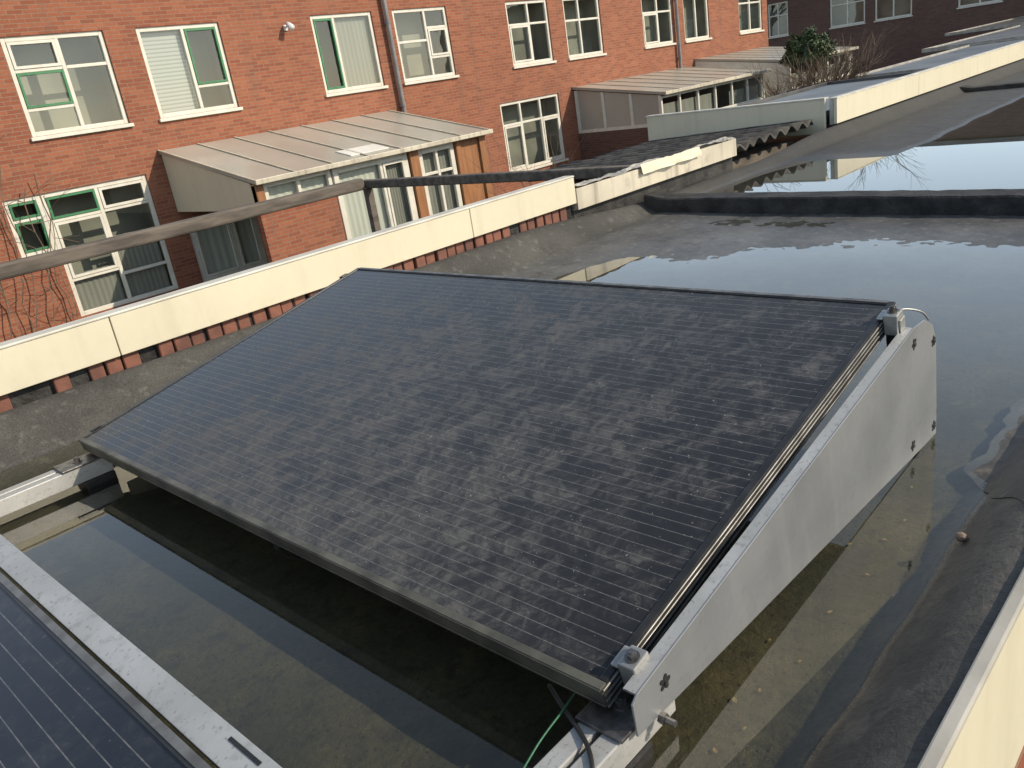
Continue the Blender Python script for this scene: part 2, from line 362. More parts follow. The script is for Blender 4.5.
def ridge(xl,xr,h,label):
    mb=MB(); prof=[(-.13,-.03),(-.082,.03),(-.074,.93),(-.066,1.0),(.066,1.0),(.074,.93),(.12,-.03)]
    n=110; pts=[]
    for i in range(n+1):
        q=i/n; yy=.26+q*(2.70-.26); xc=xr+(xl-xr)*q+.004*nz(yy*3,1,xl)
        hh=h*(1+.05*nz(yy*2.2,5,xl))+ .02*sm(.94,1,q)
        for a,b in prof: pts.append((xc+a+.004*nz(yy*11,a*40),yy,-.02+(hh+.02)*b+.0035*nz(yy*13,a*30,2)))
    mb.grid(pts,n+1,len(prof))
    o=mb.build('roof_ridge','black_felt',smooth=False); return tag(o,label,'roof ridge')
ridge(3.94,3.80,.085,'low black felt ridge crossing the wet roof behind the solar panel')
ridge(9.5,9.4,.05,'far black felt ridge crossing the roof near the top right corner')

ext=thing('brick_extension','brick extension with cream fascia carrying the wet flat roof','building',(7,1.5,-3))
mb=MB(); mb.box(-1.3,16,.245,2.80,-3,-.05); mb.build('wall','brick',ext,world=True)
mb=MB(); x0=-1.3
for x1 in (.36,2.0,3.64,5.28,6.92,8.56,10.2,11.84,13.48,16): 
    mb.box(x0,x1-.004,.201,.213,-.22,.084); x0=x1
mb.build('fascia','cream',ext,world=True,bevel=.002)
mb=MB(); mb.box(-1.3,16,.198,.217,.0845,.097); mb.build('fascia_trim','cap',ext,world=True,bevel=.003)

# ------------------------------------------------------------------ left parapets
def parapet(x0,x1,joints,zb,zt,label,mat='cream',missing=0.12,bricks=True,cap=True):
    p=thing('parapet_wall',label,'wall',((x0+x1)/2,2.75,0.1))
    mb=MB(); xx=x0
    if bricks:
        while xx<x1-.06:
            wd=random.uniform(.046,.056)
            if random.random()>missing:
                dy=random.uniform(-.003,.012); mb.box(xx,xx+wd,2.757+dy,2.80,.085,zb-.004)
            xx+=wd+random.uniform(.007,.014)
        mb.build('brick_course','brick_piece',p,world=True,bevel=.003,seg=1)
    mb=MB(); mb.box(x0,x1,2.774,2.80,-3,zb-.006); mb.build('core','black_felt',p,world=True)
    js=[x0]+[j for j in joints if x0<j<x1]+[x1]
    for a,b in zip(js[:-1],js[1:]):
        mb=MB(); mb.box(a+.002,b-.002,2.738,2.765,zb,zt); mb.build('panel',mat,p,world=True,bevel=.002)
    if cap:
        mb=MB(); mb.box(x0,x1,2.734,2.80,zt,zt+.010); mb.build('cap','cap_cream',p,world=True,bevel=.004)
    mb=MB(); mb.box(x0,x1,2.768,2.795,zb-.004,zt-.002); mb.build('backing','cap',p,world=True)
    return p
parapet(-1.3,3.327,(-.70,.934,2.57),.172,.303,'long cream parapet over a red brick course left of the solar panel')
lowp=parapet(3.332,5.0,(),.135,.243,'lower dirty cream parapet with torn edging between two taller ones',mat='cream_dirty',bricks=False,cap=False)
mb=MB(); n=70; k=7; pts=[]
for i in range(n+1):
    xx=3.34+i*(4.985-3.34)/n
    for j in range(k):
        q=j/(k-1); yy=2.735+.08*q
        zz=.250+.020*nz(xx*3.1,2)+.016*nz(xx*9,q*3,4)+.012*abs(nz(xx*17,q*5,1))+(.02*sm(.3,1,nz(xx*2.3,9)) if q<.4 else 0)
        pts.append((xx,yy+.006*nz(xx*8,3),max(zz,.2445)))
mb.grid(pts,n+1,k); mb.build('torn_cap','cap',lowp,world=True)
mb=MB(); n=14
mb.grid([(3.9+i*.045,2.728-.012*j*(.5+.5*nz((3.9+i*.045)*9,j)),.268-.018*j-.012*abs(nz((3.9+i*.045)*12,j*3))) for i in range(n+1) for j in range(4)],n+1,4)
mb.build('torn_flap','cream',lowp,world=True,smooth=True)
parapet(6.575,16.,(8.4,10.2,12.,13.8),.115,.300,'far cream parapet running to the top right corner',bricks=False)
sw=thing('parapet_wall','cream side parapet standing behind the corrugated roof','wall',(6.55,3.6,0))
mb=MB(); mb.box(6.545,6.57,2.82,4.46,.05,.305); mb.build('panel','cream',sw,world=True,bevel=.002)
mb=MB(); mb.box(6.54,6.62,2.82,4.47,.306,.317); mb.build('cap','cap_cream',sw,world=True)

# corrugated roof, open broken wavy edge toward the parapet
mb=MB(); na=260; nb_=14; PER=.17; pts=[]
for i in range(na+1):
    xx=4.75+i*(6.52-4.75)/na
    s_=math.floor((xx-4.75)/(PER*2))
    edge=.12*nz(s_*1.7,4)
    for j in range(nb_+1):
        q=j/nb_; yy=2.88+max(-.02,edge)*(1-q)+q*1.55+(.16*nz(s_*2.3,9) if j==nb_ else .05*nz(s_*2.3,9)*q)
        pts.append((xx,yy,.150+.045*abs(math.cos(math.pi*(xx-4.75)/PER))**1.3-.02-.07*q+.012*nz(s_*3.1,2)+.005*nz(xx*4,yy*4)))
mb.grid(pts,na+1,nb_+1)
sh=thing('garden_shed','dark shed with mossy corrugated roof behind the low parapet','shed',(5.6,3.6,-3))
o=mb.build('roof','corrugated',sh,world=True,smooth=True)
sd_=o.modifiers.new('thick','SOLIDIFY'); sd_.thickness=.014
mb=MB(); mb.box(4.8,6.5,3.06,4.3,-3,.02); mb.build('wall','wood_dark',sh,world=True)

# ------------------------------------------------------------------ houses
def facade(mb,L,Ht,holes,depth,rev=.10):
    cx=sorted(set([0,L]+[h[0] for h in holes]+[h[1] for h in holes])); cz=sorted(set([0,Ht]+[h[2] for h in holes]+[h[3] for h in holes]))
    for a,b in zip(cx[:-1],cx[1:]):
        for c,d in zip(cz[:-1],cz[1:]):
            mx,mz=(a+b)/2,(c+d)/2
            if any(h[0]<mx<h[1] and h[2]<mz<h[3] for h in holes): continue
            mb.quad((a,0,c),(b,0,c),(b,0,d),(a,0,d))
    for a,b,c,d in holes:
        lo=[h for h in holes if abs(h[1]-a)<1e-6]; ro_=[h for h in holes if abs(h[0]-b)<1e-6]
        dl=min([d]+[h[2] for h in lo]); dr=min([d]+[h[2] for h in ro_])
        if dl>c: mb.quad((a,0,c),(a,rev,c),(a,rev,dl),(a,0,dl))
        if dr>c: mb.quad((b,0,c),(b,0,dr),(b,rev,dr),(b,rev,c))
        mb.quad((a,0,c),(b,0,c),(b,rev,c),(a,rev,c)); mb.quad((a,0,d),(a,rev,d),(b,rev,d),(b,0,d))
    mb.quad((0,0,0),(0,0,Ht),(0,depth,Ht),(0,depth,0)); mb.quad((L,0,0),(L,depth,0),(L,depth,Ht),(L,0,Ht))
    mb.quad((0,depth,0),(0,depth,Ht),(L,depth,Ht),(L,depth,0))
def window(par,x0,x1,z0,z1,cols,rows,y=0,green=(),sash=(),blind=None,curtain=None,bright=None,sill=True,room=True,ft=.07):
    y0,y1=y+.03,y+.095
    mb=MB()
    mb.box(x0+.001,x0+ft,y0,y1,z0,z1); mb.box(x1-ft,x1-.001,y0,y1,z0,z1); mb.box(x0+ft,x1-ft,y0,y1,z0,z0+ft); mb.box(x0+ft,x1-ft,y0,y1,z1-ft,z1)
    W=x1-x0; Hh=z1-z0; cells=[]
    for i in range(len(cols)-1):
        a=x0+(ft if i==0 else cols[i]*W+.03); b=x1-ft if i==len(cols)-2 else x0+cols[i+1]*W-.03
        if i>0: mb.box(a-.06,a,y0,y1,z0+ft,z1-ft)
        rr=rows[i]
        for j in range(len(rr)-1):
            c=z0+(ft if j==0 else rr[j]*Hh+.025); d=z1-ft if j==len(rr)-2 else z0+rr[j+1]*Hh-.025
            if j>0: mb.box(a,b,y0+.003,y1-.003,c-.05,c)
            cells.append((i,j,a,b,c,d))
    fr=mb.build('window','white',par,bevel=.006,seg=1)
    mb=MB()
    for i,j,a,b,c,d in cells:
        e=random.uniform(-.003,.003)
        mb.quad((a,y0+.035+e,c),(b,y0+.035-e,c),(b,y0+.035-e*1.5,d),(a,y0+.035+e*.5,d))
    mb.build('pane','glass',fr)
    for kk,mt,s in ((green,'green',.036),(sash,'white',.045)):
        for i,j,a,b,c,d in cells:
            if (i,j) in kk:
                mb=MB(); e=.004; p,q=y0-.012,y0+.026
                mb.box(a+e,a+s,p,q,c+e,d-e); mb.box(b-s,b-e,p,q,c+e,d-e); mb.box(a+s,b-s,p,q,c+e,c+s); mb.box(a+s,b-s,p,q,d-s,d-e)
                mb.build('sash',mt,fr)
    if sill:
        mb=MB(); mb.box(x0-.04,x1+(.04 if sill is True else -.002),y-.05,y+.03,z0-.055,z0-.002); mb.build('sill','white',fr,bevel=.006)
    if room:
        mb=MB(); Y0,Y1=y+.10,y+.55
        mb.quad((x0,Y1,z0),(x1,Y1,z0),(x1,Y1,z1),(x0,Y1,z1)); mb.quad((x0,Y0,z0),(x0,Y1,z0),(x0,Y1,z1),(x0,Y0,z1)); mb.quad((x1,Y0,z0),(x1,Y1,z0),(x1,Y1,z1),(x1,Y0,z1))
        mb.quad((x0,Y0,z0),(x1,Y0,z0),(x1,Y1,z0),(x0,Y1,z0)); mb.quad((x0,Y0,z1),(x1,Y0,z1),(x1,Y1,z1),(x0,Y1,z1))
        mb.build('interior','interior',fr)
    for spec,mt,nm in ((blind,'blind','blind'),(curtain,'curtain','curtain'),(bright,'bright_curtain','curtain')):
        for (fa,fb,fc,fd) in (spec or ()):
            mb=MB(); nn=40; xa,xb_=x0+fa*W,x0+fb*W
            for k in range(nn+1):
                xx=xa+(xb_-xa)*k/nn; yy=y+.13+(.008*math.sin(k*1.3) if nm=='curtain' else 0)
                mb.v+=[Vector((xx,yy,z0+fc*Hh)),Vector((xx,yy,z0+fd*Hh))]
            for k in range(nn): mb.f.append((2*k,2*k+2,2*k+3,2*k+1))
            mb.build(nm,mt,fr,smooth=True)
    return fr
D=14.0; ZS=1.06; ZT=2.46
def fx(u,v): return atY(u,v,D).x
HZ=3.0
def house(xa,xb,wins,label,top=6.25,mat='brick'):
    h=thing('brick_house',label,'house',(xa,D,-HZ))
    holes=[(w['x'][0]-xa,w['x'][1]-xa,w['z'][0]+HZ,w['z'][1]+HZ) for w in wins]
    mb=MB(); L=xb-xa-.004; facade(mb,L,top,holes,8); mb.build('wall',mat,h)
    for w,ho in zip(wins,holes): window(h,*ho,w['c'],w['r'],**w.get('o',{}))
    mb=MB(); mb.box(0,L,-.18,8,top+.002,top+.22); mb.build('roof','cap',h)
    return h
z12=(ZS,ZT)
w1=dict(x=(fx(16,88),fx(116,76)),z=z12,c=[0,.52,1],r=[[0,.27,.66,1],[0,.66,1]],o=dict(green=((0,1),),sash=((0,2),)))
w2=dict(x=(fx(147,70),fx(228,62)),z=z12,c=[0,.54,1],r=[[0,1],[0,.3,1]],o=dict(green=((1,1),),blind=((.06,.52,.05,.97),)))
w3=dict(x=(fx(318,55),fx(378,48)),z=z12,c=[0,.36,1],r=[[0,1],[0,1]],o=dict(green=((0,0),),curtain=((.37,.95,.05,.95),)))
w4=dict(x=(fx(398,46),fx(451,41)),z=z12,c=[0,.58,1],r=[[0,.55,1],[0,.3,.72,1]],o=dict(sash=((1,1),)))
w5=dict(x=(fx(510,40),fx(551,36)),z=z12,c=[0,.52,1],r=[[0,.64,1],[0,.64,1]],o=dict(sash=((0,0),)))
w6=dict(x=(fx(566,32),fx(602,30)),z=z12,c=[0,.42,1],r=[[0,.62,1],[0,.62,1]])
w7=dict(x=(fx(643,25),fx(673,23)),z=z12,c=[0,.52,1],r=[[0,.62,1],[0,.62,1]],o=dict(sash=((0,0),)))
w8=dict(x=(fx(684,20),fx(709,18)),z=z12,c=[0,.5,1],r=[[0,1],[0,1]])
w9=dict(x=(fx(739,16),fx(762,14)),z=z12,c=[0,.5,1],r=[[0,.62,1],[0,.62,1]])
gx=(fx(10,225),fx(155,205)); xm=fx(62,260)
g1a=dict(x=(gx[0],xm),z=(-.62,.25),c=[0,1],r=[[0,.62,1]],o=dict(green=((0,0),(0,1)),sill='left'))
g1b=dict(x=(xm,gx[1]),z=(-1.7,.25),c=[0,.5,1],r=[[0,.30,.78,1],[0,.25,.55,.78,1]],o=dict(green=((0,2),),sash=((0,1),(1,3)),sill=False,curtain=((.05,.48,0,.34),(.54,.95,0,.50))))
g2=dict(x=(fx(190,235),fx(262,235)),z=(-1.75,-.62),c=[0,.6,1],r=[[0,1],[0,1]],o=dict(sash=((0,0),(1,0)),sill=False,ft=.09,bright=((.03,.97,0,.99),)))
g3=dict(x=(fx(502,120),fx(561,115)),z=(-1.3,.30),c=[0,.33,.67,1],r=[[0,.68,1],[0,.68,1],[0,.68,1]],o=dict(sash=((0,0),(2,0))))
g4=dict(x=(18.4,20.3),z=(-1.9,-.05),c=[0,.5,1],r=[[0,1],[0,1]],o=dict(sill=False))
px1=fx(390,50); px2=fx(680,30); xe=fx(768,30)
house(-8,px1,[w1,w2,w3,g1a,g1b,g2],'orange brick house with three upper windows, leftmost in the row')
house(px1,px2,[w4,w5,w6,w7,g3,g4],'orange brick house between the two grey drainpipes')
house(px2,xe,[w8,w9],'orange brick house at the far right end of the row')
for xp,lab in ((px1,'grey drainpipe between the third and fourth upper windows'),(px2-.25,'grey drainpipe left of the narrow upper window near the row end')):
    dp=thing('drainpipe',lab,'drainpipe',(xp,D-.08,-3))
    mb=MB(); mb.tube([(xp,D-.09,-3),(xp,D-.09,3.2)],.05,10); mb.build('pipe','pipe',dp,world=True)
    for zz in (-1.2,.6,2.2):
        mb=MB(); mb.tube([(xp,D-.09,zz),(xp,D-.09,zz+.06)],.062,10); mb.box(xp-.03,xp+.03,D-.05,D,zz,zz+.05); mb.build('clip','pipe',dp,world=True)
lp=atY(285,28,D)
wl=thing('wall_lamp','small white lamp fixed on the brick between the second and third upper windows','lamp',(lp.x,D,lp.z))
mb=MB(); mb.box(lp.x-.04,lp.x+.04,D-.03,D,lp.z-.05,lp.z+.05); mb.build('base','lamp',wl,world=True,bevel=.01)
mb=MB(); mb.tube([(lp.x,D-.03,lp.z),(lp.x,D-.12,lp.z+.05)],.015,8); mb.build('arm','lamp',wl,world=True)
mb=MB(); mb.tube([(lp.x,D-.09,lp.z+.07),(lp.x,D-.14,lp.z+.03),(lp.x,D-.22,lp.z-.03)],[.03,.05,.06],12); mb.build('shade','lamp',wl,world=True,smooth=True)

# ------------------------------------------------------------------ conservatories
def conservatory(x0,x1,yf,zb,zf,label,nb):
    yb=D-.004
    c=thing('conservatory',label,'conservatory',((x0+x1)/2,(yf+yb)/2,-3))
    t_=.05
    mb=MB(); ya,za,yb2,zb2=yf-.12,zf-.02,yb,zb
    mb.quad((x0,ya,za),(x1,ya,za),(x1,yb2,zb2),(x0,yb2,zb2)); mb.quad((x0,ya,za-t_),(x1,ya,za-t_),(x1,yb2,zb2-t_),(x0,yb2,zb2-t_))
    mb.quad((x0,ya,za),(x1,ya,za),(x1,ya,za-t_),(x0,ya,za-t_)); mb.quad((x0,ya,za),(x0,yb2,zb2),(x0,yb2,zb2-t_),(x0,ya,za-t_)); mb.quad((x1,ya,za),(x1,yb2,zb2),(x1,yb2,zb2-t_),(x1,ya,za-t_))
    rf=mb.build('roof','canopy',c,world=True)
    for i in range(nb+1):
        xx=x0+(x1-x0)*i/nb; mb=MB(); w_=.018
        a=[(xx-w_,yf-.13,zf-.016),(xx+w_,yf-.13,zf-.016),(xx+w_,yb-.002,zb+.004),(xx-w_,yb-.002,zb+.004)]
        b=[(p[0],p[1],p[2]+.014) for p in a]
        mb.quad(*a); mb.quad(*b)
        for k in range(4): mb.quad(a[k],a[(k+1)%4],b[(k+1)%4],b[k])
        mb.build('glazing_bar','cream_dirty',rf,world=True)
    mb=MB(); mb.box(x0-.02,x1+.02,yf-.17,yf-.125,zf-.075,zf+.002); mb.build('gutter','cream_dirty',c,world=True,bevel=.01)
    def side(xx,zl,name,mat):
        mb=MB()
        for q in (0,.03): mb.quad((xx+q,yf,zl),(xx+q,yb-.01,zl),(xx+q,yb-.01,zb-.06),(xx+q,yf,zf-.075))
        a=[(yf,zl),(yb-.01,zl),(yb-.01,zb-.06),(yf,zf-.075)]
        for k in range(4):
            p,q=a[k],a[(k+1)%4]; mb.quad((xx,p[0],p[1]),(xx,q[0],q[1]),(xx+.03,q[0],q[1]),(xx+.03,p[0],p[1]))
        return mb.build(name,mat,c,world=True)
    return c,side,yb,rf
c1,side,yb,rf1=conservatory(6.37,11.35,11.3,.57,.0,'large cream roofed lean-to with brown timber front, nearest along the brick row',7)
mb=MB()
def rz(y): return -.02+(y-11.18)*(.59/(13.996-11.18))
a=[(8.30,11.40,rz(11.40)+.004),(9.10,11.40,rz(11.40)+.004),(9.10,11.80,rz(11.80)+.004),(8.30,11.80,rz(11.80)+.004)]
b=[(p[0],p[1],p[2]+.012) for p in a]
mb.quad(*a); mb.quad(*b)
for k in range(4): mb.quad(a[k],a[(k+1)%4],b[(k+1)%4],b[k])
mb.build('glare_patch','glare_sheet',rf1,world=True)  # added sheet imitating a bright patch of glare on the canopy
side(6.40,-.45,'side_panel','cream'); side(11.28,-2.9,'side_wall','wood')
mb=MB(); mb.box(6.40,7.80,11.32,11.44,-3,-.46); mb.build('base_wall','brick',c1,world=True)
for a,b in ((6.40,6.54),(9.42,9.62),(10.52,10.64),(11.12,11.28)):
    mb=MB(); mb.box(a,b,11.28,11.40,-3 if a>7.5 else -.458,-.08); mb.build('post','wood',c1,world=True,bevel=.008)
mb=MB(); mb.box(10.64,11.12,11.33,11.38,-3,-.1); mb.build('timber_panel','wood',c1,world=True)
mb=MB(); mb.box(6.40,11.28,11.275,11.40,-.076,-.022); mb.build('head_beam','wood',c1,world=True)
def lwin(c,x0,x1,z0,z1,cols,rows,yy,**k):
    l=c.location; return window(c,x0-l.x,x1-l.x,z0-l.z,z1-l.z,cols,rows,y=yy-l.y,room=False,**k)
lwin(c1,6.56,7.79,-.455,-.082,[0,.5,1],[[0,1],[0,1]],11.30,sill=False,ft=.07,bright=((.03,.97,.02,.97),))
lwin(c1,7.83,9.40,-2.6,-.082,[0,.62,1],[[0,.25,1],[0,.25,1]],11.30,sill=False,ft=.10,sash=((1,1),),bright=((.05,.62,.2,.97),),curtain=((.64,.95,.1,.97),))
lwin(c1,9.64,10.50,-2.6,-.082,[0,.5,1],[[0,.25,.82,1],[0,.25,.82,1]],11.30,sill=False,ft=.10,curtain=((.05,.95,.1,.97),))
c2,side2,yb,rf2=conservatory(17.37,22.6,11.4,.36,-.01,'pale roofed lean-to with glazed cream side, second along the brick row',7)
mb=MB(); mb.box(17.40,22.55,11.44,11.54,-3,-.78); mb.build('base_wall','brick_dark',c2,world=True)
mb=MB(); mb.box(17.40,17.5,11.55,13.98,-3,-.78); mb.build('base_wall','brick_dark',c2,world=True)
side2(22.5,-2.9,'side_wall','white')
mb=MB()
mb.box(17.40,17.46,11.42,13.98,-.778,-.70)
n=3
for i in range(n+1):
    yy=11.45+(13.94-11.45)*i/n; zz=-.01-.08+(.36+.01)*(yy-11.4)/2.6
    mb.box(17.40,17.46,yy-.04,yy+.04,-.70,zz)
sg=mb.build('side_frame','white',c2,world=True)
mb=MB(); mb.quad((17.43,11.45,-.7),(17.43,13.94,-.7),(17.43,13.94,.28),(17.43,11.45,-.08)); mb.build('pane','canopy',sg,world=True)
lwin(c2,17.42,22.52,-.776,-.10,[0,.167,.333,.5,.667,.833,1],[[0,1]]*6,11.40,sill=False,ft=.06,curtain=((.02,.5,.02,.7),(.66,.98,.02,.6)))
c3,side3,yb,rf3=conservatory(23.3,27.7,11.0,.52,.12,'farthest pale lean-to, at the right end of the brick row',6)
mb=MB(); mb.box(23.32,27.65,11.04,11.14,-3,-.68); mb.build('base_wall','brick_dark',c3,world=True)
side3(23.32,-2.9,'side_wall','white'); side3(27.6,-2.9,'side_wall','white')
lwin(c3,23.36,27.58,-.676,.03,[0,.2,.4,.6,.8,1],[[0,1]]*5,11.0,sill=False,ft=.06,curtain=((.02,.98,.02,.6),))

# ------------------------------------------------------------------ pergola beam
pg=thing('pergola_frame','dark weathered timber pergola frame crossing in front of the brick house','pergola',(4.4,6,-3))
zb=.165
mb=MB(); mb.box(-4,4.42,5.955,6.045,zb-.055,zb+.045); mb.build('beam','wood_dark',pg,world=True,bevel=.018)
mb=MB(); mb.box(4.43,4.51,2.98,6.06,zb-.05,zb+.02); mb.build('cross_beam','wood_dark',pg,world=True,bevel=.012)
for x_,y_ in ((4.47,6.0),(-3.9,6.0)):
    mb=MB(); mb.box(x_-.03,x_+.03,y_-.03,y_+.03,-3,zb-.0555); mb.build('post','wood_dark',pg,world=True)

# ------------------------------------------------------------------ solar panels
def hexbolt(mb,c,axis,r=.008,h=.007):
    c=Vector(c); a=Vector(axis).normalized()
    mb.tube([c,c+a*.0015],r*1.5,16); mb.tube([c+a*.0015,c+a*(.0015+h)],r,6)
    mb.tube([c+a*(.0015+h),c+a*(.004+h)],r*.55,10)
def solar(loc,label,deflector,cellmat):
    s=thing('solar_panel',label,'solar panel',loc,(0,-TILT,0),group=None)
    mb=MB(); mb.box(.011,PW-.011,.011,PL-.011,-.008,-.0025); mb.build('glass_face',cellmat,s)
    hgt=.038
    mb=MB()
    mb.box(.013,PW,0,.012,-hgt,0); mb.box(.013,PW,PL-.012,PL,-hgt,0); mb.box(PW-.012,PW,.0125,PL-.0125,-hgt,0)
    mb.box(.013,PW,.0122,.035,-hgt,-hgt+.002)
    mb.build('frame','frame',s,bevel=.0012)
    for z in (-.0045,-.0135,-.0225,-.0335):
        mb=MB(); mb.box(.002,PW,-.0032,-.0002,z-.0017,z+.0017); mb.build('frame_rib','frame_rib',s,bevel=.0005,seg=1)
    mb=MB(); mb.box(0,.0125,0,PL,-hgt+.004,0)
    for z in (-.003,-.030): mb.box(-.002,-.0002,0,PL,z-.002,z+.002)
    mb.build('front_frame_bar','frame_front',s,bevel=.0012)
    mb=MB(); mb.box(PW-.008,PW+.0005,.013,PL-.013,.0002,.0012); mb.build('top_frame_edge','frame_rib',s)
    mb=MB(); mb.box(.0126,PW-.0126,.0126,PL-.0126,-.012,-.0085); mb.build('backsheet','black',s)
    dx=loc[0]-.602
    for side_,yp in ((-1,.503),(1,2.20)):
        prof=[(.604,.058),(.601,.108),(.612,.117),(1.545,.276),(1.60,.274),(1.648,.250),(1.672,.213),(1.688,.06),(1.690,-.004),(1.60,.0005)]
        if side_>0: prof=[(.66,.03),(.66,.07),(1.54,.225),(1.54,.0)]
        mb=MB(); mb.prism([(p[0]+dx,p[1]) for p in prof],yp,yp+.003)
        pl=mb.build('support_plate','alu',s,world=True,bevel=.0008)
        if side_>0: continue
        y0,y1=yp+.0032,yp+.021
        a,b=(.612+dx,.117),(1.545+dx,.276)
        mb=MB()
        mb.quad((a[0],y0,a[1]-.0005),(b[0],y0,b[1]-.0005),(b[0],y1,b[1]-.0005),(a[0],y1,a[1]-.0005))
        mb.quad((a[0],y0,a[1]-.0035),(b[0],y0,b[1]-.0035),(b[0],y1,b[1]-.0035),(a[0],y1,a[1]-.0035))
        mb.quad((a[0],y1,a[1]-.0005),(b[0],y1,b[1]-.0005),(b[0],y1,b[1]-.0035),(a[0],y1,a[1]-.0035))
        mb.build('flange','alu_light',pl,world=True)
        ax=(0,-1,0)
        for px,pz in ((.668,.095),(1.545,.244),(1.655,.213),(1.672,.022),(1.55,.03)):
            st=MB(); pts=[]
            for k in range(60):
                an=2*math.pi*k/60; rr=.0118*(.38+.62*abs(math.cos(2.5*an+px*9))**.8); pts.append((px+dx+rr*math.cos(an),pz+rr*math.sin(an)))
            st.prism(pts,yp-.0010,yp-.0002); st.build('cut_out','black',pl,world=True)
            mb=MB(); mb.tube([(px+dx,yp-.0011,pz),(px+dx,yp-.004,pz)],.0030,8); mb.build('bolt','steel',pl,world=True)
        mb=MB(); mb.box(1.60+dx,1.68+dx,yp+.004,yp+.04,-.03,.012); mb.build('foot','black',pl,world=True)
        mb=MB(); mb.cyl((.652+dx,yp,.052),ax,.008,.008,6); mb.cyl((.652+dx,yp-.008,.052),ax,.0045,.014,10); mb.build('long_bolt','steel',pl,world=True)
    for lx in (.052,.945):
        for sy in (0,1):
            base=0 if sy==0 else PL
            d=-1 if sy==0 else 1
            def Yv(v): return base+d*v
            if sy==1:
                mb=MB(); mb.box(lx-.014,lx+.014,Yv(.0008),Yv(.012),-.030,.0012); mb.box(lx-.014,lx+.014,Yv(-.006),Yv(.0007),.0010,.0030)
                mb.build('clamp','frame',s,bevel=.001); continue
            mb=MB(); mb.box(lx-.017,lx+.017,Yv(.0042),Yv(.030),-.030,.013); mb.box(lx-.017,lx+.017,Yv(-.008),Yv(.0041),.0012,.006)
            mb.box(lx-.012,lx+.012,Yv(.0302),Yv(.034),-.026,.001)
            cl=mb.build('clamp','alu_clamp',s,bevel=.003)
            mb=MB(); hexbolt(mb,(lx,Yv(.017),.0132),(0,0,1),.0068,.007); mb.build('bolt','steel',cl)
            mb=MB(); mb.box(lx-.013,lx+.013,Yv(.006),Yv(.028),-.072,-.0305); mb.build('spacer','black',cl)
    if deflector:
        xa=PW+.005
        mb=MB()
        mb.box(xa,xa+.031,-.03,PL+.03,-.006,-.003)
        mb.quad((xa+.031,-.03,-.003),(xa+.031,PL+.03,-.003),(xa+.031,PL+.03,-.022),(xa+.031,-.03,-.022))
        mb.quad((xa,-.03,-.003),(xa,PL+.03,-.003),(xa,PL+.03,-.012),(xa,-.03,-.012))
        de=mb.build('wind_deflector','alu_light',s,bevel=.0008)
        for yy in (.055,.855,1.655):
            mb=MB(); mb.box(xa+.020,xa+.0240,yy-.026,yy+.026,-.0029,-.0022); mb.build('slot','black',de)
        mb=MB(); mb.quad((xa+.032,-.03,-.01),(xa+.032,PL+.03,-.01),(xa+.07,PL+.03,-.30),(xa+.07,-.03,-.30)); mb.build('deflector_sheet','alu',de)
    return s
sp_main=solar((.602,.552,.108),'whole dusty black solar panel propped on a grey wedge shaped support plate',False,'cells')
sp_front=solar((-.811,.552,.108),'solar panel cut off by the lower left corner, with pale metal strip along its top',True,'cells_clean')
for yy,x1,lab in ((.545,.70,'pale metal rail running under the near front corner of the main panel'),(2.225,.64,'pale metal rail meeting the far left corner of the main panel')):
    r_=thing('mounting_rail',lab,'rail',(.2,yy,-.02))
    mb=MB(); mb.box(-1.0,x1,yy-.032,yy-.004,.020,.062); mb.box(-1.0,x1,yy+.004,yy+.032,.020,.062); mb.box(-1.0,x1,yy-.004,yy+.004,.020,.045)
    ra=mb.build('profile','alu_light',r_,world=True,bevel=.002)
    for xx in (-.7,.1,.60):
        mb=MB(); mb.box(xx-.04,xx+.04,yy-.036,yy+.036,-.032,.0195); mb.build('rubber_block','black',r_,world=True,bevel=.004)
    mb=MB(); mb.box(x1-.12,x1-.02,yy-.036,yy+.036,.0625,.068); pl=mb.build('cover_plate','steel',r_,world=True,bevel=.001)
    mb=MB(); hexbolt(mb,(x1-.07,yy,.0682),(0,0,1),.008,.008); mb.build('bolt','steel',r_,world=True)
def cable(pts,r,mat,lab):
    P=[Vector(p) for p in pts]; P=[P[0]]+P+[P[-1]]; out=[]
    for i in range(1,len(P)-2):
        for k in range(8):
            u=k/8; a,b,c,d=P[i-1],P[i],P[i+1],P[i+2]
            out.append(.5*((2*b)+(c-a)*u+(2*a-5*b+4*c-d)*u*u+(3*b-a-3*c+d)*u**3))
    out.append(P[-2]); mb=MB(); mb.tube(out,r,8); o=mb.build('cable',mat,origin=tuple(pts[0]),smooth=True); return tag(o,lab,'cable')
cable([(.40,.585,.035),(.47,.588,.050),(.53,.595,.064),(.60,.607,.064),(.70,.64,.05),(.9,.70,.05)],.0014,'cable_green','thin green cable running out from under the panel front corner')
cable([(.50,.502,.02),(.52,.508,.060),(.545,.53,.066),(.565,.56,.066),(.585,.60,.062),(.62,.66,.05)],.0030,'black','black cable looped over the pale rail below the panel corner')
cable([(.75,1.55,.06),(.70,1.50,.03),(.66,1.42,-.005),(.72,1.30,-.015),(.85,1.25,.02),(1.0,1.2,.1)],.0030,'black','black cable drooping into the water under the panel front edge')
cable([(1.52,.545,.30),(1.56,.53,.305),(1.60,.51,.290),(1.63,.505,.265)],.0020,'alu_clamp','short grey wire over the top of the support plate')

